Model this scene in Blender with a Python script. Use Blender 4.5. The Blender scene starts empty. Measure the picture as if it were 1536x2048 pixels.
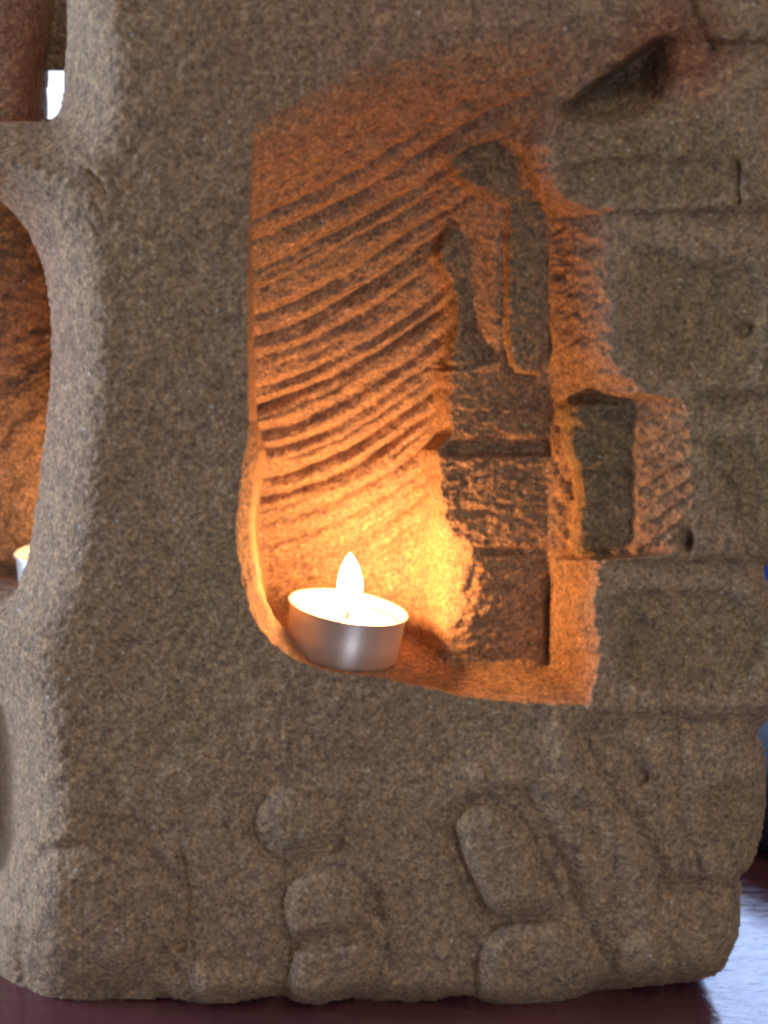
import bpy, math, numpy as np
from mathutils import Vector, Matrix

# ------------------------------------------------------------------ camera, world, lights, exposure
S = bpy.context.scene
COL = S.collection
PITCH = math.radians(11.0)
FPX = 2560.0                      # focal length in photo pixels (photo 1536 x 2048)
CY, CZ = -0.370, 0.236            # camera stands 37 cm in front of the stone, 23.6 cm above the table
cd = bpy.data.cameras.new('camera')
cam = bpy.data.objects.new('camera', cd); COL.objects.link(cam)
cam.location = (0, CY, CZ)
cam.rotation_euler = (math.radians(90) - PITCH, 0, 0)
cd.sensor_fit = 'HORIZONTAL'; cd.sensor_width = 36.0
cd.lens = 36.0 * FPX / 1536.0
cd.clip_start = 0.01; cd.clip_end = 50
cd.dof.use_dof = True; cd.dof.focus_distance = 0.405; cd.dof.aperture_fstop = 11
S.camera = cam
S.render.resolution_x = 768; S.render.resolution_y = 1024

w = bpy.data.worlds.new('World'); S.world = w; w.use_nodes = True
bg = w.node_tree.nodes['Background']
bg.inputs[0].default_value = (0.33, 0.26, 0.225, 1); bg.inputs[1].default_value = 0.25

def area(name, loc, target, size, power, col):
    l = bpy.data.lights.new(name, 'AREA'); l.shape = 'RECTANGLE'; l.size, l.size_y = size
    l.energy = power; l.color = col
    o = bpy.data.objects.new(name, l); COL.objects.link(o); o.location = loc
    d = Vector(target) - Vector(loc); o.rotation_euler = d.to_track_quat('-Z', 'Y').to_euler()
    return o
# cool daylight of a window to the left, warm soft room light from above and behind the camera
area('window_light', (-1.15, 0.02, 0.34), (-0.10, 0.02, 0.15), (0.5, 0.9), 19.0, (0.62, 0.76, 1.0))
area('room_light', (0.65, -0.95, 1.55), (0.02, 0.0, 0.12), (1.1, 0.9), 3.8, (1.0, 0.83, 0.58))
area('far_window_light', (0.40, -1.2, 0.22), (-0.01, 0.02, 0.11), (0.34, 0.85), 3.9, (0.80, 0.88, 1.0))
area('table_window_light', (0.30, 0.58, 0.33), (0.13, 0.03, 0.0), (0.36, 0.36), 3.4, (0.46, 0.62, 1.0))

S.render.engine = 'CYCLES'
S.cycles.use_denoising = True
S.cycles.filter_width = 2.7
S.cycles.max_bounces = 8
S.cycles.sample_clamp_indirect = 6
S.view_settings.view_transform = 'Standard'; S.view_settings.look = 'None'
S.view_settings.exposure = 0.12; S.view_settings.gamma = 1.0
S.view_settings.use_curve_mapping = False

# ------------------------------------------------------------------ helpers
def tag(o, label=None, cat=None, group=None, kind=None):
    if label: o['label'] = label
    if cat: o['category'] = cat
    if group: o['group'] = group
    if kind: o['kind'] = kind
    return o

def empty(name, loc):
    o = bpy.data.objects.new(name, None); COL.objects.link(o); o.location = loc
    o.empty_display_size = 0.02
    return o

def mesh_obj(name, verts, faces, mat, parent=None, smooth=True):
    me = bpy.data.meshes.new(name); me.from_pydata([tuple(v) for v in verts], [], faces); me.update()
    me.materials.append(mat)
    if smooth: me.shade_smooth()
    o = bpy.data.objects.new(name, me); COL.objects.link(o)
    if parent:
        o.parent = parent
    return o

def rays(U, V):
    """world direction of photo pixel, scaled so that its y component is one"""
    a = (U - 768.0) / FPX; t = (1024.0 - V) / FPX
    dy = math.cos(PITCH) + t * math.sin(PITCH); dz = -math.sin(PITCH) + t * math.cos(PITCH)
    return a / dy, dz / dy

def at(u, v, y):                   # point seen at a photo pixel and lying at world depth y
    ax, az = rays(float(u), float(v)); Y = y - CY
    return Vector((ax * Y, y, CZ + az * Y))

def sm(a, b, x):
    t = np.clip((x - a) / (b - a), 0, 1); return t * t * (3 - 2 * t)

rng = np.random.RandomState(7)
_lat = rng.rand(256, 256)
def vnoise(x, y, seed=0):
    x = x + seed * 17.31; y = y + seed * 9.77
    xi = np.floor(x).astype(int); yi = np.floor(y).astype(int)
    fx = x - xi; fy = y - yi
    fx = fx * fx * (3 - 2 * fx); fy = fy * fy * (3 - 2 * fy)
    a = _lat[xi % 256, yi % 256]; b = _lat[(xi + 1) % 256, yi % 256]
    c = _lat[xi % 256, (yi + 1) % 256]; d = _lat[(xi + 1) % 256, (yi + 1) % 256]
    return (a * (1 - fx) + b * fx) * (1 - fy) + (c * (1 - fx) + d * fx) * fy
def fbm(x, y, seed=0, oct=4):
    s = 0; a = 0.5; f = 1.0
    for i in range(oct):
        s = s + a * (vnoise(x * f, y * f, seed + i * 3) - 0.5); a *= 0.5; f *= 2.03
    return s * 2                    # about -1..1

def poly_sd(P, U, V):
    """signed distance to polygon in px, positive inside"""
    P = np.array(P, float); n = len(P)
    d = np.full(U.shape, 1e9); inside = np.zeros(U.shape, bool)
    for i in range(n):
        ax, ay = P[i]; bx, by = P[(i + 1) % n]
        ex, ey = bx - ax, by - ay
        wx, wy = U - ax, V - ay
        t = np.clip((wx * ex + wy * ey) / (ex * ex + ey * ey + 1e-9), 0, 1)
        dd = (wx - ex * t) ** 2 + (wy - ey * t) ** 2
        d = np.minimum(d, dd)
        c = ((ay > V) != (by > V)) & (U < (bx - ax) * (V - ay) / (by - ay + 1e-12) + ax)
        inside ^= c
    d = np.sqrt(d)
    return np.where(inside, d, -d)

def smooth_poly(P, it=2):           # Chaikin corner cutting
    P = [tuple(p) for p in P]
    for _ in range(it):
        Q = []
        for i in range(len(P)):
            a = P[i]; b = P[(i + 1) % len(P)]
            Q.append((a[0] * .75 + b[0] * .25, a[1] * .75 + b[1] * .25))
            Q.append((a[0] * .25 + b[0] * .75, a[1] * .25 + b[1] * .75))
        P = Q
    return P

# ------------------------------------------------------------------ materials
def new_mat(name):
    m = bpy.data.materials.new(name); m.use_nodes = True
    nt = m.node_tree; return m, nt, nt.nodes['Principled BSDF']

def ramp(nt, fac, stops):
    r = nt.nodes.new('ShaderNodeValToRGB'); e = r.color_ramp.elements
    while len(e) > 1: e.remove(e[0])
    e[0].position = stops[0][0]; e[0].color = (*stops[0][1], 1)
    for p, c in stops[1:]:
        n = e.new(p); n.color = (*c, 1)
    nt.links.new(fac, r.inputs[0]); return r

def noise(nt, vec, scale, detail=3, rough=0.6):
    n = nt.nodes.new('ShaderNodeTexNoise'); n.inputs['Scale'].default_value = scale
    n.inputs['Detail'].default_value = detail; n.inputs['Roughness'].default_value = rough
    nt.links.new(vec, n.inputs['Vector']); return n

def mix(nt, kind, fac, a, b):
    m = nt.nodes.new('ShaderNodeMixRGB'); m.blend_type = kind
    if isinstance(fac, float): m.inputs[0].default_value = fac
    else: nt.links.new(fac, m.inputs[0])
    for k, s in ((1, a), (2, b)):
        if isinstance(s, tuple): m.inputs[k].default_value = (*s, 1)
        else: nt.links.new(s, m.inputs[k])
    return m.outputs[0]

def stone_material():
    m, nt, b = new_mat('sandstone')
    tc = nt.nodes.new('ShaderNodeTexCoord'); v = tc.outputs['Object']
    big = noise(nt, v, 14, 3, .6)
    med = noise(nt, v, 220, 3, .65)
    grain = noise(nt, v, 760, 3, .7)
    fine = noise(nt, v, 2300, 1, .6)
    c0 = ramp(nt, big.outputs[0], [(.30, (.350, .246, .168)), (.52, (.374, .264, .174)), (.70, (.340, .256, .162))])
    c1 = ramp(nt, grain.outputs[0], [(.33, (.44, .42, .45)), (.46, (.86, .83, .82)), (.56, (1.06, 1.03, 1.0)), (.68, (1.65, 1.58, 1.42))])
    c2 = ramp(nt, med.outputs[0], [(.32, (.72, .73, .80)), (.5, (1, 1, 1)), (.68, (1.26, 1.2, 1.1))])
    c = mix(nt, 'MULTIPLY', 1.0, c0.outputs[0], c1.outputs[0])
    c = mix(nt, 'MULTIPLY', 1.0, c, c2.outputs[0])
    # pale quartz and ochre grains
    vo = nt.nodes.new('ShaderNodeTexVoronoi'); vo.inputs['Scale'].default_value = 420
    nt.links.new(v, vo.inputs['Vector'])
    sep = nt.nodes.new('ShaderNodeSeparateColor'); nt.links.new(vo.outputs['Color'], sep.inputs[0])
    near = ramp(nt, vo.outputs['Distance'], [(.14, (1, 1, 1)), (.30, (0, 0, 0))])
    pick = ramp(nt, sep.outputs[0], [(.955, (0, 0, 0)), (.965, (1, 1, 1))])
    k = mix(nt, 'MULTIPLY', 1.0, near.outputs[0], pick.outputs[0])
    c = mix(nt, 'MIX', k, c, (.62, .56, .50))
    hs = mix(nt, 'MIX', .12, c, fine.outputs[1])
    c = mix(nt, 'MIX', .0, c, hs)
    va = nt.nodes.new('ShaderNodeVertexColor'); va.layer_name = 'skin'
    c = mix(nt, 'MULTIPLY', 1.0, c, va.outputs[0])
    # iron-red stain beside the notch at the upper right; redder upright and side hollow
    for ctr, rad, st in ((at(1365, 105, .006), .017, .8), (at(40, 90, .070), .034, .6), (at(-10, 640, .085), .085, .55), (at(850, 190, .010), .060, .30)):  # last sphere paints the candle's red glow onto the niche ceiling
        sub = nt.nodes.new('ShaderNodeVectorMath'); sub.operation = 'DISTANCE'
        nt.links.new(v, sub.inputs[0]); sub.inputs[1].default_value = tuple(ctr)
        wob = nt.nodes.new('ShaderNodeMath'); wob.operation = 'MULTIPLY_ADD'; nt.links.new(med.outputs[0], wob.inputs[0]); wob.inputs[1].default_value = rad * .7
        nt.links.new(sub.outputs['Value'], wob.inputs[2])
        mr = nt.nodes.new('ShaderNodeMapRange'); nt.links.new(wob.outputs[0], mr.inputs[0])
        mr.inputs[1].default_value = rad * .5; mr.inputs[2].default_value = rad * 1.6; mr.inputs[3].default_value = st; mr.inputs[4].default_value = 0
        mm = nt.nodes.new('ShaderNodeMixRGB'); mm.blend_type = 'MULTIPLY'; nt.links.new(mr.outputs[0], mm.inputs[0]); nt.links.new(c, mm.inputs[1]); mm.inputs[2].default_value = (1.0, .52, .42, 1)
        c = mm.outputs[0]
    nt.links.new(c, b.inputs['Base Color'])
    b.inputs['Roughness'].default_value = .92
    b.inputs['Specular IOR Level'].default_value = .25
    b1 = nt.nodes.new('ShaderNodeBump'); b1.inputs['Strength'].default_value = .9; b1.inputs['Distance'].default_value = .0006
    nt.links.new(grain.outputs[0], b1.inputs['Height'])
    b2 = nt.nodes.new('ShaderNodeBump'); b2.inputs['Strength'].default_value = .7; b2.inputs['Distance'].default_value = .0016
    nt.links.new(med.outputs[0], b2.inputs['Height']); nt.links.new(b1.outputs[0], b2.inputs['Normal'])
    nt.links.new(b2.outputs[0], b.inputs['Normal'])
    return m
STONE = stone_material()

# ------------------------------------------------------------------ the carved stone
# The carving's relief is given as a depth below the front face (mm) over the face, in photo pixels (6.2-6.9 px to the mm).
STEP = 3.0
U, V = np.meshgrid(np.arange(-280, 1581, STEP), np.arange(-60, 2020, STEP))
wu = 7 * fbm(U / 60, V / 60, 1, 4); wv = 7 * fbm(U / 60, V / 60, 5, 4)
Uw, Vw = U + wu, V + wv
ax_, az_ = rays(U, V)

OUT = smooth_poly([(140, -48), (132, 0), (132, 90), (128, 150), (124, 200), (110, 238), (60, 242), (0, 243), (-100, 238), (-300, 240),
       (-300, 370), (-100, 375), (-40, 385), (0, 402), (35, 435), (65, 480), (84, 530), (95, 590), (101, 660), (101, 730), (92, 840),
       (84, 900), (74, 990), (62, 1070), (50, 1130), (30, 1185), (0, 1212), (-60, 1228), (-300, 1235),
       (-300, 1985), (-60, 1972), (0, 1970), (60, 1988), (90, 1998), (200, 2004), (320, 1996), (400, 2010), (490, 2008), (560, 1988), (590, 2008),
       (640, 2013), (700, 1995), (740, 2000), (850, 2006), (935, 1990), (965, 2008), (1060, 2013), (1150, 2008), (1172, 1990),
       (1240, 1984), (1290, 1974), (1400, 1964), (1442, 1950), (1466, 1905), (1480, 1870), (1481, 1800), (1486, 1772), (1474, 1757),
       (1508, 1730), (1530, 1650), (1535, 1560), (1531, 1500), (1512, 1462), (1540, 1440), (1562, 1400), (1563, 1250), (1548, 1180),
       (1524, 1146), (1548, 1115), (1562, 1000), (1566, 860), (1548, 800), (1566, 760), (1570, 500), (1552, 430), (1570, 380),
       (1566, 120), (1548, 92), (1562, 50), (1550, -30), (1000, -46)], 1)
OUT2 = [(p[0], -600 if p[1] < -20 else p[1]) for p in OUT]
dB = poly_sd(OUT2, U + 2 * fbm(U / 22, V / 22, 9, 3), V + 2 * fbm(U / 26, V / 26, 11, 3))
dO = poly_sd(OUT, U + 3.5 * fbm(U / 22, V / 22, 9, 3), V + 4.5 * fbm(U / 26, V / 26, 11, 3))

NICHE = smooth_poly([(514, -300), (512, 150), (506, 300), (500, 390), (496, 450), (494, 600), (496, 760), (497, 860), (480, 950), (470, 1040),
       (477, 1140), (500, 1230), (545, 1290), (600, 1327), (680, 1346), (760, 1354), (850, 1374), (950, 1398), (1190, 1422), (1300, 1430), (1900, 1430), (1900, -300)], 2)
lipn = sm(820, 900, V)
dN = poly_sd(NICHE, U + wu * .35 + lipn * 5 * fbm(U / 14, V / 30, 21, 3), V + wv * .35)

def I(x, pts):
    return np.interp(x, [p[0] for p in pts], [p[1] for p in pts])

# -- masonry courses of the carved wall on the right (front surface)
F = np.full(U.shape, 0.0)
rightside = sm(1080, 1180, U)
Vm = V + 5 * fbm(U / 90, V / 90, 31, 3)
for vb, ub, dp in ((92, 1380, 4.5), (430, 1130, 4.2), (800, 1385, 4.5), (1130, 1130, 4.5), (1447, 1160, 2.6), (1772, 1320, 4.5)):
    sl = sm(ub - 30, ub + 50, U)
    below = np.clip(Vm - vb, 0, None); above = np.clip(vb - Vm, 0, None)
    g = dp * 1.05 * np.where(Vm > vb, np.exp(-(below / 40) ** 1.3), np.exp(-(above / 15) ** 1.5))
    F += g * sl
# shallow sunk faces of the big blocks
def sunk(P, depth, wd):
    d = poly_sd(smooth_poly(P, 2), Uw, Vw); return depth * sm(0, wd, d)
F += sunk([(1225, 500), (1330, 480), (1380, 520), (1545, 500), (1545, 775), (1400, 780), (1300, 770), (1235, 740)], 2.6, 34)
F += sunk([(1395, 870), (1545, 860), (1545, 1095), (1480, 1100), (1450, 1000), (1400, 940)], 2.2, 30)
F += sunk([(1205, 1180), (1330, 1165), (1545, 1185), (1545, 1395), (1220, 1395)], 2.8, 26)
F += sunk([(1090, 330), (1300, 300), (1475, 320), (1475, 420), (1120, 425)], 1.8, 20)
F += sunk([(1375, 1560), (1540, 1560), (1530, 1740), (1400, 1745)], 1.5, 30)

def line(P, depth, wd, falloff=1.5):
    """a groove (depth > 0) or a ridge (depth < 0) along a polyline"""
    d = np.full(U.shape, 1e9)
    for (ax, ay), (bx, by) in zip(P[:-1], P[1:]):
        ex, ey = bx - ax, by - ay
        t = np.clip(((Uw - ax) * ex + (Vw - ay) * ey) / (ex * ex + ey * ey), 0, 1)
        d = np.minimum(d, np.hypot(Uw - ax - ex * t, Vw - ay - ey * t))
    return depth * np.exp(-(d / wd) ** falloff)
def pit(x, y, rx, ry, dp):
    return dp * np.exp(-(((U - x) / rx) ** 2 + ((V - y) / ry) ** 2) ** 1.5)

F += line([(1472, 325), (1474, 405)], 3.2, 7) + line([(1380, 0), (1400, 60), (1420, 90)], 1.5, 10)
F += line([(1270, 330), (1268, 400)], .9, 8)
F += line([(1440, 950), (1470, 1010), (1490, 1110)], 1.6, 8)
F += pit(1373, 1080, 14, 22, 7) + pit(1486, 664, 17, 12, 3.0) + pit(1284, 1553, 13, 14, 3.5) + pit(1500, 655, 8, 8, 2)
F += line([(180, 345), (198, 362), (208, 385)], 2.4, 5) + pit(1424, 1530, 12, 8, 1.2)
# -- lower frieze: worn round heads and bodies
F += 2.6 * np.exp(-((np.abs(np.hypot((Uw - 592) / 88, (Vw - 1645) / 80) - 1)) / .14) ** 1.5) * (0.35 + .65 * sm(.5, -.9, (Uw - 592) / 88 * .8 - (Vw - 1645) / 80 * .75))
F -= 2.8 * sm(1.0, .35, np.hypot((Uw - 597) / 86, (Vw - 1642) / 78))
F += pit(672, 1690, 16, 20, 2.2)
def raised(P, h, wd, it=2):
    d = poly_sd(smooth_poly(P, it), Uw, Vw)
    return -h * sm(-2, wd, d) + h * .55 * np.exp(-((d + 6) / 11) ** 2)
F += raised([(565, 1770), (620, 1740), (700, 1745), (748, 1800), (745, 1850), (690, 1880), (610, 1885), (568, 1880)], 2.8, 34)
F += raised([(575, 1895), (640, 1880), (740, 1858), (745, 1920), (715, 1990), (660, 2030), (580, 2030), (560, 1950)], 3.0, 36)
F += raised([(900, 1650), (940, 1606), (1010, 1608), (1055, 1670), (1100, 1770), (1112, 1815), (1060, 1835), (985, 1838), (945, 1790), (915, 1720)], 3.8, 44)
F += raised([(965, 1860), (1060, 1842), (1130, 1835), (1185, 1885), (1195, 1970), (1150, 2040), (970, 2040), (945, 1960)], 3.0, 44)
F += line([(905, 1680), (940, 1770), (965, 1830), (975, 1850)], 3.0, 15) 
F += line([(1050, 1590), (1090, 1650), (1125, 1740), (1150, 1810), (1190, 1870), (1215, 1930), (1210, 1985)], 2.6, 17)
F += line([(960, 1555), (1040, 1560), (1110, 1600), (1165, 1700), (1205, 1800)], -1.8, 26)
F += line([(1160, 1470), (1200, 1560), (1245, 1620), (1300, 1700), (1330, 1780)], 3.0, 20)
F += line([(1120, 1470), (1160, 1560), (1215, 1640), (1270, 1740), (1300, 1850), (1320, 1930)], -2.4, 30)
F += line([(1345, 1440), (1355, 1540), (1345, 1640), (1385, 1700), (1395, 1760)], 1.7, 14)
F += line([(1322, 1780), (1338, 1860), (1345, 1960)], 1.4, 18)
F += line([(352, 1690), (370, 1750), (374, 1830), (380, 1890)], 2.0, 9) + line([(340, 1690), (352, 1760), (356, 1840), (358, 1880)], -1.2, 14)
F += pit(362, 1892, 11, 11, 3.5) + pit(348, 1935, 12, 14, 2.6) + line([(200, 1660), (260, 1640), (330, 1680)], 1.3, 18)
F += line([(280, 1850), (310, 1905), (350, 1925)], 1.4, 14) + line([(150, 1500), (240, 1560), (200, 1650)], .8, 22)
F += line([(560, 1995), (575, 1920), (560, 1870)], 2.4, 14) + line([(735, 1990), (760, 1930), (768, 1860), (740, 1800)], 2.0, 14)
F += line([(940, 1995), (950, 1930), (930, 1870)], 1.8, 15)
F += line([(320, 1975), (335, 1990), (345, 2010)], 2.0, 10)
F += raised([(60, 1720), (160, 1690), (300, 1700), (352, 1760), (362, 1850), (340, 1905), (250, 1990), (120, 2030), (40, 1960)], 2.6, 70)
F += raised([(370, 1930), (430, 1915), (520, 1935), (550, 1990), (500, 2040), (400, 2040)], 2.0, 36)
F += raised([(1230, 1880), (1320, 1850), (1335, 1960), (1300, 2010), (1235, 2000)], 1.8, 34)
F += line([(820, 1450), (950, 1440), (1080, 1450)], .9, 30) + line([(520, 1560), (640, 1520), (800, 1540), (900, 1520)], .9, 26)
F += 2.2 * fbm(U / 260, V / 260, 41, 2) + .9 * fbm(U / 70, V / 70, 43, 3)

# tool marks in rows down the worn left corner
cornerw = sm(330, 200, U) * sm(-80, 40, U)
F += .12 * cornerw * np.sin((U + 6 * fbm(U / 60, V / 60, 3, 2)) / 24 * 2 * math.pi) * np.sin((V + 6 * fbm(U / 50, V / 50, 4, 2)) / 27 * 2 * math.pi) * (.4 + .6 * vnoise(U / 80, V / 120, 8))

def vgroove(ph, sp, wd, seed, thr=.25):
    k = np.floor(ph / sp); f = (ph / sp - k)
    off = _lat[(k.astype(int) * 7 + seed) % 256, seed] * .35 + .3
    amp = _lat[(k.astype(int) * 13 + seed) % 256, seed + 5]
    x = (f - off) * sp
    g = np.where(x < 0, np.exp(-(np.abs(x) / (wd * .55)) ** 1.3), np.exp(-(np.abs(x) / (wd * 1.25)) ** 1.3))
    along = np.clip((vnoise(U / 90 + k * 3.7, k * 1.3, seed) - thr) * 2.6, 0, 1)
    return g * (.35 + .65 * amp) * along
# -- inside of the niche
vt = I(U, [(450, 290), (520, 235), (700, 140), (1000, 50), (1300, -30), (1600, 0)])
s = np.clip(V - vt, 0, None)
Bk = 61 * (1 - np.exp(-(s / 335) ** 1.42))
Bk = Bk * I(U, [(400, 1.16), (600, 1.12), (750, 1.02), (880, .91), (1600, .9)]) * I(V, [(700, 1), (1100, 1.17), (1400, 1.2)])
uT = I(V, [(-60, 1180), (250, 1110), (420, 1020), (720, 1015), (742, 905), (870, 905), (900, 880), (1000, 886), (1060, 900), (1098, 945), (1200, 938), (1260, 915), (1340, 905)]) + 9 * fbm(V / 22, V * 0 + 3, 51, 3)
uB = I(V, [(-60, 800), (300, 850), (420, 865), (700, 872), (740, 862), (870, 868), (900, 842), (1000, 838), (1060, 830), (1120, 815), (1250, 800), (1340, 800)])
Tfac = I(V, [(-60, .35), (250, .42), (430, .60), (650, .63), (745, .75), (900, .70), (1100, .62), (1340, .60)])
qq_ = np.clip((U - uB) / (uT - uB), 0, 1)
Wl = Bk * (1 + (Tfac - 1) * np.where(V < 735, qq_, sm(0, 1, qq_)))
Tfront = Bk * Tfac + (-.022 + .026 * sm(1080, 1130, V) + .014 * sm(880, 800, V)) * (U - uT).clip(0, None)
Wl = np.where(U > uT, Tfront, Wl)
Fr = F + 3.5 * sm(1435, 1250, V)
xs = I(V, [(-60, 1260), (80, 1250), (200, 1085), (290, 1040), (400, 1070), (430, 1095), (1340, 1095), (1430, 1080)]) + 7 * fbm(V / 60, V * 0 + 9, 53, 3)
xb = I(V, [(-60, 1420), (80, 1318), (140, 1230), (200, 1145), (290, 1098), (370, 1112), (405, 1150), (440, 1205), (560, 1222), (700, 1216),
           (750, 1240), (788, 1290), (800, 1378), (900, 1382), (1000, 1384), (1060, 1372), (1108, 1352), (1122, 1212), (1180, 1202), (1240, 1188), (1310, 1200), (1390, 1184), (1430, 1185)]) + 8 * fbm(V / 40, V * 0 + 5, 55, 3) + 13 * fbm(U / 25, V / 18, 56, 3)
k = np.clip((U - xs) / (xb - xs), 0, 1)
kk = np.where((xb > 1300) & (V > 700), k ** 1.1, k)
Right = Wl * (1 - kk) + Fr * kk
Nin = np.where(U > xs, Right, Wl)
# shadowed notch where the ceiling ridge passes over the carved wall
ld = ((U - 1310) * (230 - 80) - (V - 80) * (1100 - 1310)) / math.hypot(150, 210)   # distance below the ridge line
ridge = 17 * sm(170, 5, ld) * sm(-8, 14, ld) * sm(260, 215, V) * sm(1090, 1230, U) * sm(1368, 1278, U) * sm(60, 90, V)
Nin = Nin + ridge
Nin = Nin + 5 * np.exp(-(((U - 1360) / 55) ** 2 + ((V - 105) / 50) ** 2))

def put(D, P, top, wd, it=2, grow=0):
    """raise (or sink) a carved element to depth `top`, its edges worn over wd px"""
    d = poly_sd(smooth_poly(P, it) if it else P, U + wu * .6, V + wv * .6)
    m_ = sm(-wd * .35, wd, d + grow); return D * (1 - m_) + top * m_, d
Wc = Nin.copy()
KNOB = [(884, 300), (930, 278), (1000, 276), (1040, 292), (1048, 345), (1050, 405), (1005, 415), (985, 400), (930, 382), (895, 352)]
SHAFT = [(1016, 395), (1050, 390), (1092, 400), (1093, 560), (1090, 740), (1060, 750), (1022, 742), (1014, 680), (1012, 520)]
FIGURE = [(868, 490), (884, 460), (915, 452), (942, 470), (950, 515), (940, 555), (942, 600), (940, 650), (925, 680), (960, 705), (970, 745), (890, 745), (892, 690), (905, 650), (898, 600), (893, 560), (868, 530)]
DOOR = [(1116, 797), (1180, 796), (1266, 800), (1274, 815), (1272, 960), (1276, 1105), (1200, 1118), (1140, 1112), (1150, 1040), (1152, 950), (1128, 900)]
Nin += 2.0 * np.exp(-((np.abs(poly_sd(smooth_poly(SHAFT, 1), U, V) + 8)) / 8) ** 2) * sm(1080, 1060, U)
Nin, dKnob = put(Nin, KNOB, I(V, [(270, 18.5), (420, 22)]), 20)
Nin, dShaft = put(Nin, SHAFT, I(V, [(390, 22), (500, 25.5), (740, 33)]), 9, 1)
Nin, dFig = put(Nin, FIGURE, I(V, [(450, 33), (560, 36), (740, 39)]), 16)
# masonry joints of the little tower
T = sm(0, 25, U - uT) * sm(1108, 1090, U)
Nin += T * 4.5 * np.where(V < 905, sm(868, 903, V), sm(916, 903, V)) * sm(860, 868, V)
Nin += T * 2.6 * np.exp(-((V + .02 * U - 1122) / 8) ** 2) - T * 1.5 * sm(1100, 1180, V)
Nin += T * (1.4 * np.exp(-((V - 1022 - .04 * (U - 880)) / 8) ** 2) * sm(1000, 930, U))
Nin += T * (.9 * fbm(U / 46, V / 12, 61, 4) + .5 * fbm(U / 14, V / 11, 63, 3) - .7 * vgroove(V + .35 * U + 8 * fbm(U / 60, V / 60, 64, 3), 23, 5, 47, .2)) * sm(740, 860, V)
Nin += sm(700, 760, V) * sm(890, 900, U) * sm(1100, 1088, U) * sm(900, 870, V) * 0
Nin += 3.5 * np.exp(-((np.abs(U - 1093)) / 6) ** 2) * sm(1140, 1180, V) * sm(1360, 1300, V)
Nin, dDoor = put(Nin, DOOR, I(U, [(1110, 26), (1150, 21), (1280, 19.5)]) + 1.2 * np.exp(-((V - 948) / 6) ** 2), 18, 1)

# chisel strokes
du = U - 500
ph = V + I(V, [(200, .46), (500, .38), (900, .20), (1200, .13)]) * du + I(V, [(200, .0002), (500, .0004), (900, .0008), (1200, .0008)]) * np.clip(du, 0, 420) ** 2
ph = ph + 13 * fbm(U / 200, V / 90, 71, 2) + 4 * fbm(U / 45, V / 40, 72, 2)
wallmask = sm(-30, 60, s - 60) * sm(20, -30, U - uB) * sm(500, 420, V * 0 + U * 0)
ulim = I(V, [(-60, 1200), (200, 1060), (300, 1000), (430, 900), (700, 885), (740, 862), (870, 868), (900, 842), (1060, 830), (1340, 800)])
wallmask = sm(50, 190, s) * sm(35, -25, U - ulim)
ch = 3.6 * vgroove(ph, 47, 12, 3, -.12) * (.55 + .8 * vnoise(U / 160, V / 60, 12)) + 1.2 * vgroove(ph + 8 + 6 * fbm(U / 30, V / 30, 74, 2), 31, 8, 9, .3)
fade = I(V, [(0, .8), (300, 1.0), (750, 1.1), (1000, 1.45), (1120, 1.2), (1200, .4)])
Nin += wallmask * (ch * fade + 1.0 * fbm(U / 60, V / 34, 73, 4))
# strokes on the sloping sides at the right: thin standing ridges
rm = sm(5, 25, U - xs) * sm(5, -15, U - xb)
p2 = V - .38 * (U - 1095) + .0018 * (U - 1095) ** 2 + 9 * fbm(U / 60, V / 60, 81, 3)
low = sm(1110, 1160, V)
Nin -= rm * low * 2.2 * vgroove(p2, 34, 5, 17, .1)
p3 = V + .62 * (U - 1270) + 12 * fbm(U / 50, V / 50, 83, 3)
Nin -= rm * sm(1262, 1282, U) * (1 - low) * 2.2 * vgroove(p3, 40, 5, 23, .15)
Nin += rm * (1 - low) * sm(1262, 1240, U) * (2.2 * fbm(U / 34, V / 18, 85, 4) - 1.1 * vgroove(p3, 30, 5, 27, .2))
Nin += rm * 1.0 * fbm(U / 16, V / 16, 86, 3)
side = sm(0, 12, U - uB) * sm(10, -10, U - uT) * sm(730, 780, V)
Nin += side * (1.5 * fbm(U / 34, V / 26, 87, 4) + 1.0 * vgroove(V - .25 * U + 10 * fbm(U / 50, V / 50, 89, 2), 30, 6, 31, .2))
Nin += pit(840, 1207, 10, 26, 3.0)

# floor of the niche: tilts down to the right under the candle, then level
tan_ = -az_
xw = ax_ * 407
zf = -127.2 - .167 * (xw - (697 - 768) / FPX * 407 * 1.033)
zf = np.maximum(zf, -131.3) + 1.0 * fbm(U / 80, V / 30, 91, 3) * 0
zf = np.where(xw < -28, np.minimum(zf, -124.0 + 0), zf)
zf = zf + .8 * fbm(U / 60, V / 40, 93, 3)
Fl = np.where(tan_ > .05, -zf / np.clip(tan_, .05, None) + CY * 1000, 999)
kq = 2.5
Fl = np.maximum(Fl, F + .0 * Fl)
Nin = Nin - kq * np.log1p(np.exp(np.clip(Nin - Fl, -200, 200) / kq))       # soft minimum of wall and floor
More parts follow.
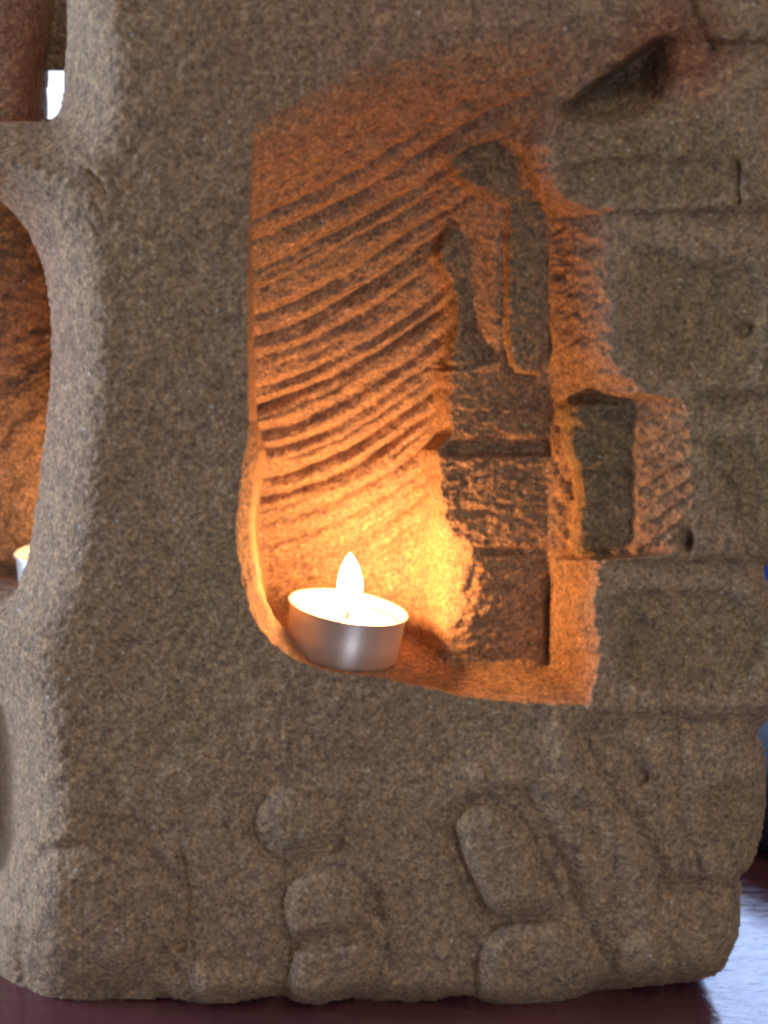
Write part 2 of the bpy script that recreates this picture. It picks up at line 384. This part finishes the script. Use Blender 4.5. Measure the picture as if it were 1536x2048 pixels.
# lip
slope = I(V, [(0, .1), (280, .16), (350, .5), (420, 4), (800, 4), (838, .42), (900, .42), (1180, .40), (1300, .50), (1345, .8), (1400, 1.2), (1450, 1.2)])
wl_ = sm(640, 560, U)
slope = np.where(U > 700, 1.2, slope)
F = np.where(V > 1460, F * 1.0, np.where(U > 1080, F * .80, F * .85))
wdl = I(V, [(840, 0), (900, 26), (1180, 30), (1300, 44), (1345, 10), (1400, 0)])
wdl = np.where(U > 560, wdl * wl_, wdl)
dn = np.clip(dN, 0, None)
lip = np.where(dn < wdl, dn * slope, wdl * slope + (dn - wdl) * 4.0)
lipz = sm(880, 960, V) * sm(690, 600, U) * sm(0, 6, dn) * sm(50, 30, dn)
lq = dn + 3 * fbm(U / 40, V / 60, 96, 3)
lip = lip - lipz * (.95 * fbm(lq / 7, (V + .6 * U) / 60, 95, 4) + .4 * fbm(U / 9, V / 9, 97, 3) + .9 * fbm(U / 20, V / 34, 98, 3))
onright = sm(1150, 1300, U)
ins = np.minimum(Nin, np.where(U > 1100, Nin, F + lip))
ins = np.where((U > 1100), Nin, ins)
D = np.where(dN > 0, ins, F)
wtop = sm(1430, 1395, V)
# masonry region outside the niche keeps the front surface
D = np.where((U > xb) & (ld < 400), np.where((dN > 0), Fr * sm(1450, 1400, V) + F * (1 - sm(1450, 1400, V)) + ridge + 5 * np.exp(-(((U - 1360) / 55) ** 2 + ((V - 105) / 50) ** 2)), F), D)

# rounding of the worn outer edges
leftw = sm(420, 260, U)
xl = I(V, [(0, -900), (1080, -300), (1215, -60), (1300, -20), (1400, 8), (1500, 22), (1650, 28), (1760, 8), (1850, -12), (1920, 0), (1990, 40)])
d1_ = np.clip(dB, 0, 900); d2_ = np.clip(U - xl, -60, 1200) + 4
hb = np.clip(.5 + .5 * (d2_ - d1_) / 90, 0, 1); dd = d2_ * (1 - hb) + d1_ * hb - 90 * hb * (1 - hb)
dd = np.maximum(dd, -60)
wid = I(V, [(0, 105), (300, 150), (600, 120), (1200, 130), (1500, 125), (2000, 110)])
rl = 27 * np.clip(1 - dd / wid, 0, 1.6) ** 2.1
rr = 9 * np.clip(1 - np.clip(dB, 0, None) / 42, 0, 1) ** 2.2
rl = rl * I(V, [(0, 1), (1880, 1), (2000, .35)])
D = D + leftw * rl + (1 - leftw) * rr
D = D + 12 * sm(120, 0, 2000 - V) ** 2 * sm(900, 1400, U)
# dark hollow at the far lower left
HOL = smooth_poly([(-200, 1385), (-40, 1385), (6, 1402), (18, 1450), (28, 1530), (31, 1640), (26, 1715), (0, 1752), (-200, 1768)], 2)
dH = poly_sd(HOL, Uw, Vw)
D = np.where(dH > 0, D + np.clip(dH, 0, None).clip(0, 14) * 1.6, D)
# overall lean and grain
D = D + I(V, [(-60, 3.0), (60, 0), (2000, 0)])
D = D + .55 * fbm(U / 12, V / 12, 101, 3) + .22 * (rng.rand(*U.shape) - .5)

Yd = D / 1000.0 - CY
X = ax_ * Yd; Z = CZ + az_ * Yd; Yw = Yd + CY
P = np.stack([X, Yw, Z], -1)
keepv = dO > 0

# skin colour of the stone: old greenish patina on the untouched block faces, plus shade and candle glow painted into the colour
PATINA_AND_LIGHT = np.ones(U.shape + (4,))
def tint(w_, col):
    for c_i in range(3): PATINA_AND_LIGHT[..., c_i] *= 1 - w_ * (1 - col[c_i])
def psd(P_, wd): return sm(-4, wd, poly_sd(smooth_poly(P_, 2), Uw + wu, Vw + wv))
for P_ in ([(1225, 500), (1330, 475), (1400, 505), (1600, 480), (1600, 785), (1400, 785), (1300, 775), (1235, 745)],
           [(1395, 850), (1600, 850), (1600, 1105), (1480, 1105), (1440, 1020), (1400, 950)],
           [(1200, 1175), (1330, 1165), (1600, 1165), (1600, 1400), (1215, 1400)],
           [(1180, 110), (1330, 130), (1540, 300), (1540, 420), (1110, 425), (1105, 280)], [(1375, 1540), (1540, 1540), (1530, 1745), (1400, 1745)]):
    tint(psd(P_, 60), (.84, .86, .79))
tint(sm(-28, 26, poly_sd([(1312, 84), (1345, 140), (1310, 185), (1200, 195), (1120, 250), (1125, 205)], U + wu, V + wv)), (.34, .33, .34))  # shadow of the notch painted into the stone colour
tint(np.clip(sm(-4, 8, dShaft) + sm(-4, 8, dDoor) + sm(-4, 8, dKnob) + sm(-4, 8, dFig), 0, 1), (.72, .73, .69))  # patina, with painted shade on the fronts the candle leaves unlit
tint(sm(0, 14, U - uT) * sm(1100, 1090, U) * sm(735, 750, V) * sm(1345, 1335, V), (.90, .89, .85))  # fainter painted shade with patina on the tower fronts
tint(sm(-6, 10, dH), (.45, .38, .32))  # shade inside the lower left hollow, painted as a darker brown
glow_w = sm(0, 8, dN) * sm(0, 120, s) * sm(6, -10, U - xb) * sm(1420, 1400, V) * (1 - np.clip(sm(-4, 8, dShaft) + sm(-4, 8, dDoor) + sm(-4, 8, dKnob) + sm(-4, 8, dFig), 0, 1))
tint(glow_w, (1.0, .88, .80))  # orange candle glow painted into the colour of the niche stone

# unit normals of the whole sheet, so the parts shade without seams
def sheet_normals(P):
    a = P[1:, 1:] - P[:-1, :-1]; b = P[:-1, 1:] - P[1:, :-1]
    n = np.cross(a, b); n /= np.linalg.norm(n, axis=-1, keepdims=True) + 1e-12
    N = np.zeros_like(P)
    N[:-1, :-1] += n; N[1:, :-1] += n; N[:-1, 1:] += n; N[1:, 1:] += n
    N /= np.linalg.norm(N, axis=-1, keepdims=True) + 1e-12
    if N[..., 1].mean() > 0: N = -N
    return N
NRM = sheet_normals(P)

stone = empty('stone_carving', (0, 0.05, 0))
tag(stone, 'brown sandstone block carved with a glowing niche, little tower and worn heads, on red table', 'stone carving')

def build_region(name, mask, back, P, NRM, sheetmask, label=None, extrude=True, colours=None):
    """mask: boolean per quad; the sheet of the region, closed by walls running back to world y = back where the stone ends"""
    H, W = P.shape[:2]
    idx = -np.ones((H, W), int)
    q = np.argwhere(mask)
    r, c = q[:, 0], q[:, 1]
    used = np.zeros((H, W), bool)
    for a, b in ((0, 0), (1, 0), (1, 1), (0, 1)): used[r + a, c + b] = True
    nv = int(used.sum()); idx[used] = np.arange(nv)
    verts = [P[used]]; norms = [NRM[used]]; cols = [colours[used] if colours is not None else np.ones((nv, 4))]
    quads = [np.stack([idx[r, c], idx[r + 1, c], idx[r + 1, c + 1], idx[r, c + 1]], 1)]
    if extrude:                    # side walls where the neighbouring quad is outside the stone
        pad = np.zeros((H + 1, W + 1), bool); pad[1:H, 1:W] = sheetmask
        nxt = nv
        for (dr, dc, a, b) in ((-1, 0, (0, 1), (0, 0)), (1, 0, (1, 0), (1, 1)), (0, -1, (0, 0), (1, 0)), (0, 1, (1, 1), (0, 1))):
            e = ~pad[r + 1 + dr, c + 1 + dc]
            rr_, cc_ = r[e], c[e]; n = len(rr_)
            if not n: continue
            A = P[rr_ + a[0], cc_ + a[1]]; B = P[rr_ + b[0], cc_ + b[1]]
            A2 = A.copy(); B2 = B.copy(); A2[:, 1] = back(A) if callable(back) else back; B2[:, 1] = back(B) if callable(back) else back
            out = np.cross(B - A, A2 - A); out /= np.linalg.norm(out, axis=-1, keepdims=True) + 1e-12
            verts += [A, B, B2, A2]; norms += [out] * 4; cols.append(np.ones((4 * n, 4)))
            i0 = nxt; k_ = np.arange(n)
            quads.append(np.stack([i0 + k_, i0 + n + k_, i0 + 2 * n + k_, i0 + 3 * n + k_], 1)); nxt += 4 * n
    vv = np.concatenate(verts); nn = np.concatenate(norms); qq = np.concatenate(quads)
    me = bpy.data.meshes.new(name)
    me.vertices.add(len(vv)); me.vertices.foreach_set('co', vv.astype('f').ravel())
    me.loops.add(qq.size); me.loops.foreach_set('vertex_index', qq.astype('i').ravel())
    me.polygons.add(len(qq)); me.polygons.foreach_set('loop_start', (np.arange(len(qq)) * 4).astype('i'))
    me.update(calc_edges=True)
    at_ = me.color_attributes.new('skin', 'FLOAT_COLOR', 'POINT'); at_.data.foreach_set('color', np.concatenate(cols).astype('f').ravel())
    me.materials.append(STONE); me.shade_smooth()
    me.normals_split_custom_set_from_vertices(nn.astype('f').tolist())
    o = bpy.data.objects.new(name, me); COL.objects.link(o)
    o.parent = stone; o.matrix_parent_inverse = Matrix.Translation(-Vector(stone.location))
    if label: o['label'] = label
    return o

def stone_back(A):               # the left upright is slim: the side hollow runs on behind it
    lowleft = (A[:, 0] < -.075) & (A[:, 2] > .118) & (A[:, 2] < .40)
    return np.where(lowleft, np.maximum(A[:, 1] + .002, .036), .150)
qc = lambda A: (A[:-1, :-1] + A[1:, 1:]) / 2
sheet = (dO > 0)[:-1, :-1] & (dO > 0)[1:, 1:] & (dO > 0)[1:, :-1] & (dO > 0)[:-1, 1:]
u_, v_ = qc(U), qc(V)
left_over = sheet.copy()
regions = []
def region(name, m_, label=None):
    global left_over
    m_ = m_ & left_over; left_over = left_over & ~m_
    regions.append((name, m_, label))
region('carved_finial', qc(dKnob) > -3, 'rounded block above the carved shaft')
region('carved_shaft', qc(dShaft) > -2)
region('carved_figure', qc(dFig) > -3, 'small worn figure beside the shaft')
region('carved_door', qc(dDoor) > -2)
tw = (u_ > qc(uT) - 4) & (u_ < 1097) & (v_ > 738) & (v_ < 1345) & (qc(Fl) > qc(Nin) + 2)
region('tower_block', tw & (v_ < 905), 'tower block under the shaft')
region('tower_block', tw & (v_ < 1116), 'middle tower block streaked with candlelight')
region('tower_block', tw, 'lowest tower block on the niche floor')
inn = (qc(dN) > 0) & (u_ < qc(xb) + 2)
flm = inn & (qc(Fl) < qc(Nin) + 2.0) & (v_ > 1180)
region('niche_floor', flm)
region('niche_wall', inn & (qc(s) > 40) & ((u_ < qc(xb))), 'chiselled inner wall of the niche glowing orange')
region('masonry_block', (u_ > 1100) & (v_ < 430) & (v_ > 92) & ((qc(ld) > 0) | (u_ > 1310)))
region('masonry_block', (u_ > 1200) & (v_ >= 430) & (v_ < 800))
region('masonry_block', (u_ > 1270) & (v_ >= 800) & (v_ < 1130))
region('masonry_block', (u_ > 1180) & (v_ >= 1130) & (v_ < 1447))
region('masonry_block', (u_ > 1340) & (v_ >= 1447) & (v_ < 1772))
region('masonry_block', (u_ > 1330) & (v_ >= 1772))
def pm(P_): return qc(poly_sd(smooth_poly(P_, 2), Uw, Vw)) > -4
region('carved_head', np.hypot((u_ - 592) / 90, (v_ - 1645) / 83) < 1, 'worn round head')
region('carved_head', pm([(900, 1650), (940, 1606), (1010, 1608), (1055, 1670), (1100, 1770), (1112, 1815), (1060, 1835), (985, 1838), (945, 1790), (915, 1720)]), 'worn long oval head')
region('carved_body', pm([(565, 1770), (620, 1740), (700, 1745), (748, 1800), (745, 1850), (690, 1880), (610, 1885), (568, 1880)]))
region('carved_body', pm([(965, 1860), (1060, 1842), (1130, 1835), (1185, 1885), (1195, 1970), (1150, 2040), (970, 2040), (945, 1960)]))
region('carved_foot', pm([(575, 1895), (640, 1880), (740, 1858), (745, 1920), (715, 1990), (660, 2030), (580, 2030), (560, 1950)]))
region('stone_body', left_over.copy())
for nm, m_, lb in regions:
    if m_.sum() > 10: build_region(nm, m_, stone_back, P, NRM, sheet, lb, True, PATINA_AND_LIGHT)

# back face of the block (flat, so the block is solid from behind too)
def box(name, x0, x1, y0, y1, z0, z1, mat, parent=None, bevel=0):
    v = [(x, y, z) for x in (x0, x1) for y in (y0, y1) for z in (z0, z1)]
    f = [(0, 1, 3, 2), (4, 6, 7, 5), (0, 4, 5, 1), (2, 3, 7, 6), (0, 2, 6, 4), (1, 5, 7, 3)]
    o = mesh_obj(name, v, f, mat, None, False)
    if bevel:
        b = o.modifiers.new('bevel', 'BEVEL'); b.width = bevel; b.segments = 3
    if parent:
        o.parent = parent; o.matrix_parent_inverse = Matrix.Translation(-Vector(parent.location))
    return o

# -- second hollow at the left, seen past the corner: a deeper sheet with a hole through to the window
STEP2 = 2.5
U2, V2 = np.meshgrid(np.arange(-300, 421, STEP2), np.arange(-60, 1330, STEP2))
a2x, a2z = rays(U2, V2)
n2 = lambda sc, sd, o=3: fbm(U2 / sc, V2 / sc, sd, o)
Dl = 84 + 5 * n2(160, 201) + 1.6 * n2(40, 203) - 16 * sm(-40, -240, U2) - 10 * sm(380, 280, V2) * 0
# the upper bay: a rounded upright left of the opening
up = sm(262, 236, V2)
ce = I(V2, [(-60, 118), (0, 110), (100, 96), (140, 86), (240, 82)]) 
col = 60 + 30 * np.clip((U2 - 10) / (ce - 10), 0, 1) ** 2.5
Dl = Dl * (1 - up) + up * np.where(U2 < ce, col, 101 + 2 * n2(50, 205))
hol = 1 - sm(0, 1, 0 * U2)
fl2 = np.where(-a2z > .05, 111.0 / np.clip(-a2z, .05, None) + CY * 1000, 999)     # floor of the left hollow
fl2 = fl2 - 1 * n2(60, 207)
Dl = np.minimum(Dl, np.clip(fl2, 34, None))
Dl += .8 * sm(0, 10, np.abs(U2 - ce)) * fbm(U2 / 30, V2 / 14, 209, 4) + .3 * (rng.rand(*U2.shape) - .5)
Y2 = Dl / 1000 - CY
P2 = np.stack([a2x * Y2, Y2 + CY, CZ + a2z * Y2], -1)
N2 = sheet_normals(P2)
HOLE = [(84, 138), (170, 126), (170, 238), (92, 240)]
dh2 = poly_sd(HOLE, U2 + 1.5 * n2(20, 211), V2 + 1.5 * n2(20, 213))
m2 = ~((qc(U2) > qc(ce) + 1.6 * STEP2) & (qc(V2) > 137 + 3 * qc(n2(30, 215))) & (qc(V2) < 238) & (qc(U2) < 170))
build_region('side_hollow', m2, 0.106, P2, N2, m2, 'inner wall of the hollow at the left edge, lit dull orange')

# ------------------------------------------------------------------ table, cloth, things beyond
def table_mat():
    m, nt, b = new_mat('dark_red_table')
    tc = nt.nodes.new('ShaderNodeTexCoord')
    n1 = noise(nt, tc.outputs['Object'], 30, 4); n2_ = noise(nt, tc.outputs['Object'], 700, 2)
    c = ramp(nt, n1.outputs[0], [(.3, (.125, .040, .048)), (.7, (.165, .055, .062))])
    sp = ramp(nt, n2_.outputs[0], [(.66, (0, 0, 0)), (.74, (.5, .5, .5))])
    nt.links.new(mix(nt, 'MIX', sp.outputs[0], c.outputs[0], (.22, .15, .14)), b.inputs['Base Color'])
    r = ramp(nt, n1.outputs[0], [(.3, (.20, .20, .20)), (.7, (.30, .30, .30))]); nt.links.new(r.outputs[0], b.inputs['Roughness'])
    mp = nt.nodes.new('ShaderNodeMapping'); mp.inputs['Scale'].default_value = (.25, 1, 1); nt.links.new(tc.outputs['Object'], mp.inputs[0])
    n3 = noise(nt, mp.outputs[0], 170, 3)
    b0 = nt.nodes.new('ShaderNodeBump'); b0.inputs['Strength'].default_value = .8; b0.inputs['Distance'].default_value = .0012; nt.links.new(n3.outputs[0], b0.inputs['Height'])
    bp = nt.nodes.new('ShaderNodeBump'); bp.inputs['Strength'].default_value = .15; bp.inputs['Distance'].default_value = .0006
    nt.links.new(n2_.outputs[0], bp.inputs['Height']); nt.links.new(b0.outputs[0], bp.inputs['Normal']); nt.links.new(bp.outputs[0], b.inputs['Normal'])
    b.inputs['Coat Weight'].default_value = .6; b.inputs['Coat Roughness'].default_value = .14
    return m
tb = box('table_top', -.62, .62, -.10, .50, -.03, 0.0, table_mat(), None, .003)
tag(tb, 'dark red polished table top under the stone carving', 'table')

def sheet_obj(name, fn, nu, nv, mat, thick=.0012):
    v = [fn(i / nu, j / nv) for j in range(nv + 1) for i in range(nu + 1)]
    f = [(j * (nu + 1) + i, j * (nu + 1) + i + 1, (j + 1) * (nu + 1) + i + 1, (j + 1) * (nu + 1) + i) for j in range(nv) for i in range(nu)]
    o = mesh_obj(name, v, f, mat)
    s_ = o.modifiers.new('thickness', 'SOLIDIFY'); s_.thickness = thick; s_.offset = 1
    return o
def f1(x, y, sd): return float(fbm(np.array([x]), np.array([y]), sd, 3)[0])
def plain(name, col, rough=.8, sc=120, amt=.3):
    m, nt, b = new_mat(name)
    tc = nt.nodes.new('ShaderNodeTexCoord'); n1 = noise(nt, tc.outputs['Object'], sc, 3)
    c = ramp(nt, n1.outputs[0], [(.3, tuple(x * (1 - amt) for x in col)), (.7, tuple(x * (1 + amt) for x in col))])
    nt.links.new(c.outputs[0], b.inputs['Base Color']); b.inputs['Roughness'].default_value = rough
    return m
# dark bag: a soft rounded form with a seam and folds
def bag(name, cx, cy, cz, rx, ry, rz, mat):
    v = []; f = []; nu, nv = 48, 28
    for j in range(nv + 1):
        ph_ = math.pi * j / nv
        for i in range(nu):
            th = 2 * math.pi * i / nu
            sx = math.sin(ph_); x = abs(math.cos(th)) ** .7 * math.copysign(1, math.cos(th)) * sx ** .6
            y = abs(math.sin(th)) ** .7 * math.copysign(1, math.sin(th)) * sx ** .6
            z = math.copysign(abs(math.cos(ph_)) ** .7, math.cos(ph_))
            k_ = 1 + .06 * f1(x * 3 + 9, z * 3 + y * 2, 3)
            v.append((cx + rx * x * k_, cy + ry * y * k_, max(0.003, cz + rz * z * k_)))
    for j in range(nv):
        for i in range(nu):
            f.append((j * nu + i, j * nu + (i + 1) % nu, (j + 1) * nu + (i + 1) % nu, (j + 1) * nu + i))
    return mesh_obj(name, v, f, mat)
bg_ = empty('bag', (.222, .155, 0.0))
tag(bg_, 'dark navy soft bag lying behind the right edge of the stone', 'bag')
bo = bag('bag_body', 0, 0, .014, .085, .065, .026, plain('navy_fabric', (.016, .020, .034), .7)); bo.parent = bg_
# blue hanging cloth further back
def bc(i, j):
    x = .05 + i * 1.1; z = -.25 + j * 1.0
    return (x, .62 + .018 * math.sin(x * 46) + .01 * math.sin(x * 23 + 2), z)
b2 = sheet_obj('blue_drape', bc, 120, 12, plain('blue_fabric', (.03, .085, .40), .85, 60, .15))
tag(b2, 'deep blue hanging cloth glimpsed past the right edge of the stone', 'drape')

# window seen through the opening at the upper left
wm, nt, b = new_mat('daylight_pane')
b.inputs['Base Color'].default_value = (.8, .88, 1, 1); b.inputs['Emission Color'].default_value = (.70, .82, 1, 1); b.inputs['Emission Strength'].default_value = 1.5
wf = plain('white_paint', (.7, .72, .74), .5)
c0 = at(112, 185, 1.35)
win = empty('window', (c0.x - .02, 1.35, c0.z - .17))
tag(win, 'bright daylit window seen through the small opening at the upper left of the stone', 'window')
hw, hh = .13, .30
pn = box('pane', -hw, hw, -.002, .002, 0, hh, wm); pn.parent = win
for (a, b_, c, d) in ((-hw - .05, -hw, -.05, hh + .05), (hw, hw + .05, -.05, hh + .05), (-hw, hw, hh, hh + .05), (-hw, hw, -.05, 0)):
    fr = box('window_frame', a, b_, -.02, .02, c, d, wf); fr.parent = win

# ------------------------------------------------------------------ tealights
def alu():
    m, nt, b = new_mat('aluminium')
    b.inputs['Base Color'].default_value = (.94, .94, .97, 1); b.inputs['Metallic'].default_value = .72
    tc = nt.nodes.new('ShaderNodeTexCoord'); mp = nt.nodes.new('ShaderNodeMapping'); mp.inputs['Scale'].default_value = (1, 1, 6)
    nt.links.new(tc.outputs['Object'], mp.inputs[0]); n1 = noise(nt, mp.outputs[0], 300, 3)
    r = ramp(nt, n1.outputs[0], [(.3, (.40,) * 3), (.7, (.50,) * 3)]); nt.links.new(r.outputs[0], b.inputs['Roughness'])
    tg = nt.nodes.new('ShaderNodeTangent'); tg.direction_type = 'RADIAL'; tg.axis = 'Z'; nt.links.new(tg.outputs[0], b.inputs['Tangent']); b.inputs['Anisotropic'].default_value = .85; b.inputs['Anisotropic Rotation'].default_value = .25
    bp = nt.nodes.new('ShaderNodeBump'); bp.inputs['Strength'].default_value = .25; bp.inputs['Distance'].default_value = .0003
    nt.links.new(n1.outputs[0], bp.inputs['Height']); nt.links.new(bp.outputs[0], b.inputs['Normal'])
    return m
ALU = alu()
WAX, nt, b = new_mat('wax')
b.inputs['Base Color'].default_value = (.92, .88, .80, 1); b.inputs['Roughness'].default_value = .25
b.inputs['Subsurface Weight'].default_value = .6; b.inputs['Subsurface Radius'].default_value = (.006, .004, .002); b.inputs['Subsurface Scale'].default_value = 1
WICK = plain('burnt_wick', (.02, .015, .012), .95)
def flame_mat():
    m = bpy.data.materials.new('flame'); m.use_nodes = True; nt = m.node_tree; nt.nodes.clear()
    o = nt.nodes.new('ShaderNodeOutputMaterial'); e = nt.nodes.new('ShaderNodeEmission'); t = nt.nodes.new('ShaderNodeBsdfTransparent')
    x = nt.nodes.new('ShaderNodeMixShader'); lw = nt.nodes.new('ShaderNodeLayerWeight'); lw.inputs[0].default_value = .35
    r = ramp(nt, lw.outputs['Facing'], [(.30, (1, 1, 1)), (.92, (.0, .0, .0))])
    e.inputs[0].default_value = (1, .80, .46, 1); e.inputs[1].default_value = 14
    nt.links.new(r.outputs[0], x.inputs[0]); nt.links.new(t.outputs[0], x.inputs[1]); nt.links.new(e.outputs[0], x.inputs[2]); nt.links.new(x.outputs[0], o.inputs[0])
    return m
FLAME = flame_mat()
def lathe(name, prof, mat, n=96, ripple=0, close_top=False):
    v = []; f = []
    for (r, z) in prof:
        for i in range(n):
            th = 2 * math.pi * i / n
            q = r * (1 + ripple * .5 * (math.sin(th * 3 + 1) + .6 * math.sin(th * 5)))
            v.append((q * math.cos(th), q * math.sin(th), z))
    for j in range(len(prof) - 1):
        for i in range(n):
            f.append((j * n + i, j * n + (i + 1) % n, (j + 1) * n + (i + 1) % n, (j + 1) * n + i))
    return mesh_obj(name, v, f, mat)
CANDLE_POWER = 0.28
def make_tealight(loc, tilt, label, power):
    t = empty('tealight', loc); t.rotation_euler = tilt
    tag(t, label, 'candle', 'tealights burning in the hollows of the stone')
    R = .0196; H = .0165
    prof = [(.0, .0006), (.0150, .0006), (.0170, .0), (.0180, .0006), (.0186, .0020), (.0189, .008), (.0192, H - .001), (.0198, H - .0003), (.0201, H), (.0199, H + .0003), (.0193, H), (.0188, H - .002), (.0176, .002), (.0, .0012)]
    cup = lathe('cup', prof, ALU, 96, .004); cup.parent = t
    wx = lathe('wax', [(.0, .0018), (.0172, .0018), (.0184, H - .0032), (.0160, H - .0040), (.010, H - .0042), (.0, H - .0042)], WAX, 64); wx.parent = t
    v = []; f = []; n = 8                                             # curved wick
    pts = [(0, 0, H - .006), (.0001, 0, H - .002), (.0004, 0, H + .0015), (.0012, 0, H + .0042)]
    for p in pts:
        for i in range(n):
            a = 2 * math.pi * i / n; v.append((p[0] + .00055 * math.cos(a), p[1] + .00055 * math.sin(a), p[2]))
    for j in range(len(pts) - 1):
        for i in range(n): f.append((j * n + i, j * n + (i + 1) % n, (j + 1) * n + (i + 1) % n, (j + 1) * n + i))
    f.append(tuple(range((len(pts) - 1) * n, len(pts) * n)))
    wk = mesh_obj('wick', v, f, WICK); wk.parent = t
    fp = [(.0, 0), (.0018, .0003), (.0032, .0022), (.0041, .0055), (.0043, .0082), (.0038, .0115), (.0028, .0148), (.0015, .0174), (.0, .0192)]
    pr = []
    for a in range(len(fp) - 1):
        for q in range(3): pr.append((fp[a][0] + (fp[a + 1][0] - fp[a][0]) * q / 3, fp[a][1] + (fp[a + 1][1] - fp[a][1]) * q / 3))
    pr.append(fp[-1])
    fl = lathe('flame', pr, FLAME, 32); fl.parent = t; fl.location = (.0006, 0, H - .0008)
    fl.rotation_euler = (-tilt[0], -tilt[1] * .95, 0)                  # a flame rises straight up however the cup leans
    fl.visible_shadow = False      # burning gas stops no light
    l = bpy.data.lights.new('flame_light', 'POINT'); l.energy = power; l.color = (1.0, .45, .145); l.shadow_soft_size = .0042
    lo = bpy.data.objects.new('flame_light', l); COL.objects.link(lo); lo.parent = t; lo.location = (.0015, 0, H + .0085)
    return t
FL2 = at(697, 1214, 0.037)
tilt = math.radians(9.5)
base = FL2 - Vector((math.sin(tilt), 0, math.cos(tilt))) * .0165
make_tealight(base, (0, tilt, 0), 'burning tealight in a shiny metal cup tilting on the floor of the orange-lit niche', CANDLE_POWER)
c2 = at(150, 1108, 0.050)
make_tealight(Vector((c2.x, .050, CZ - .111 - .0005)), (0, 0, 0), 'pale tealight half hidden in the side hollow at the left edge', .06)
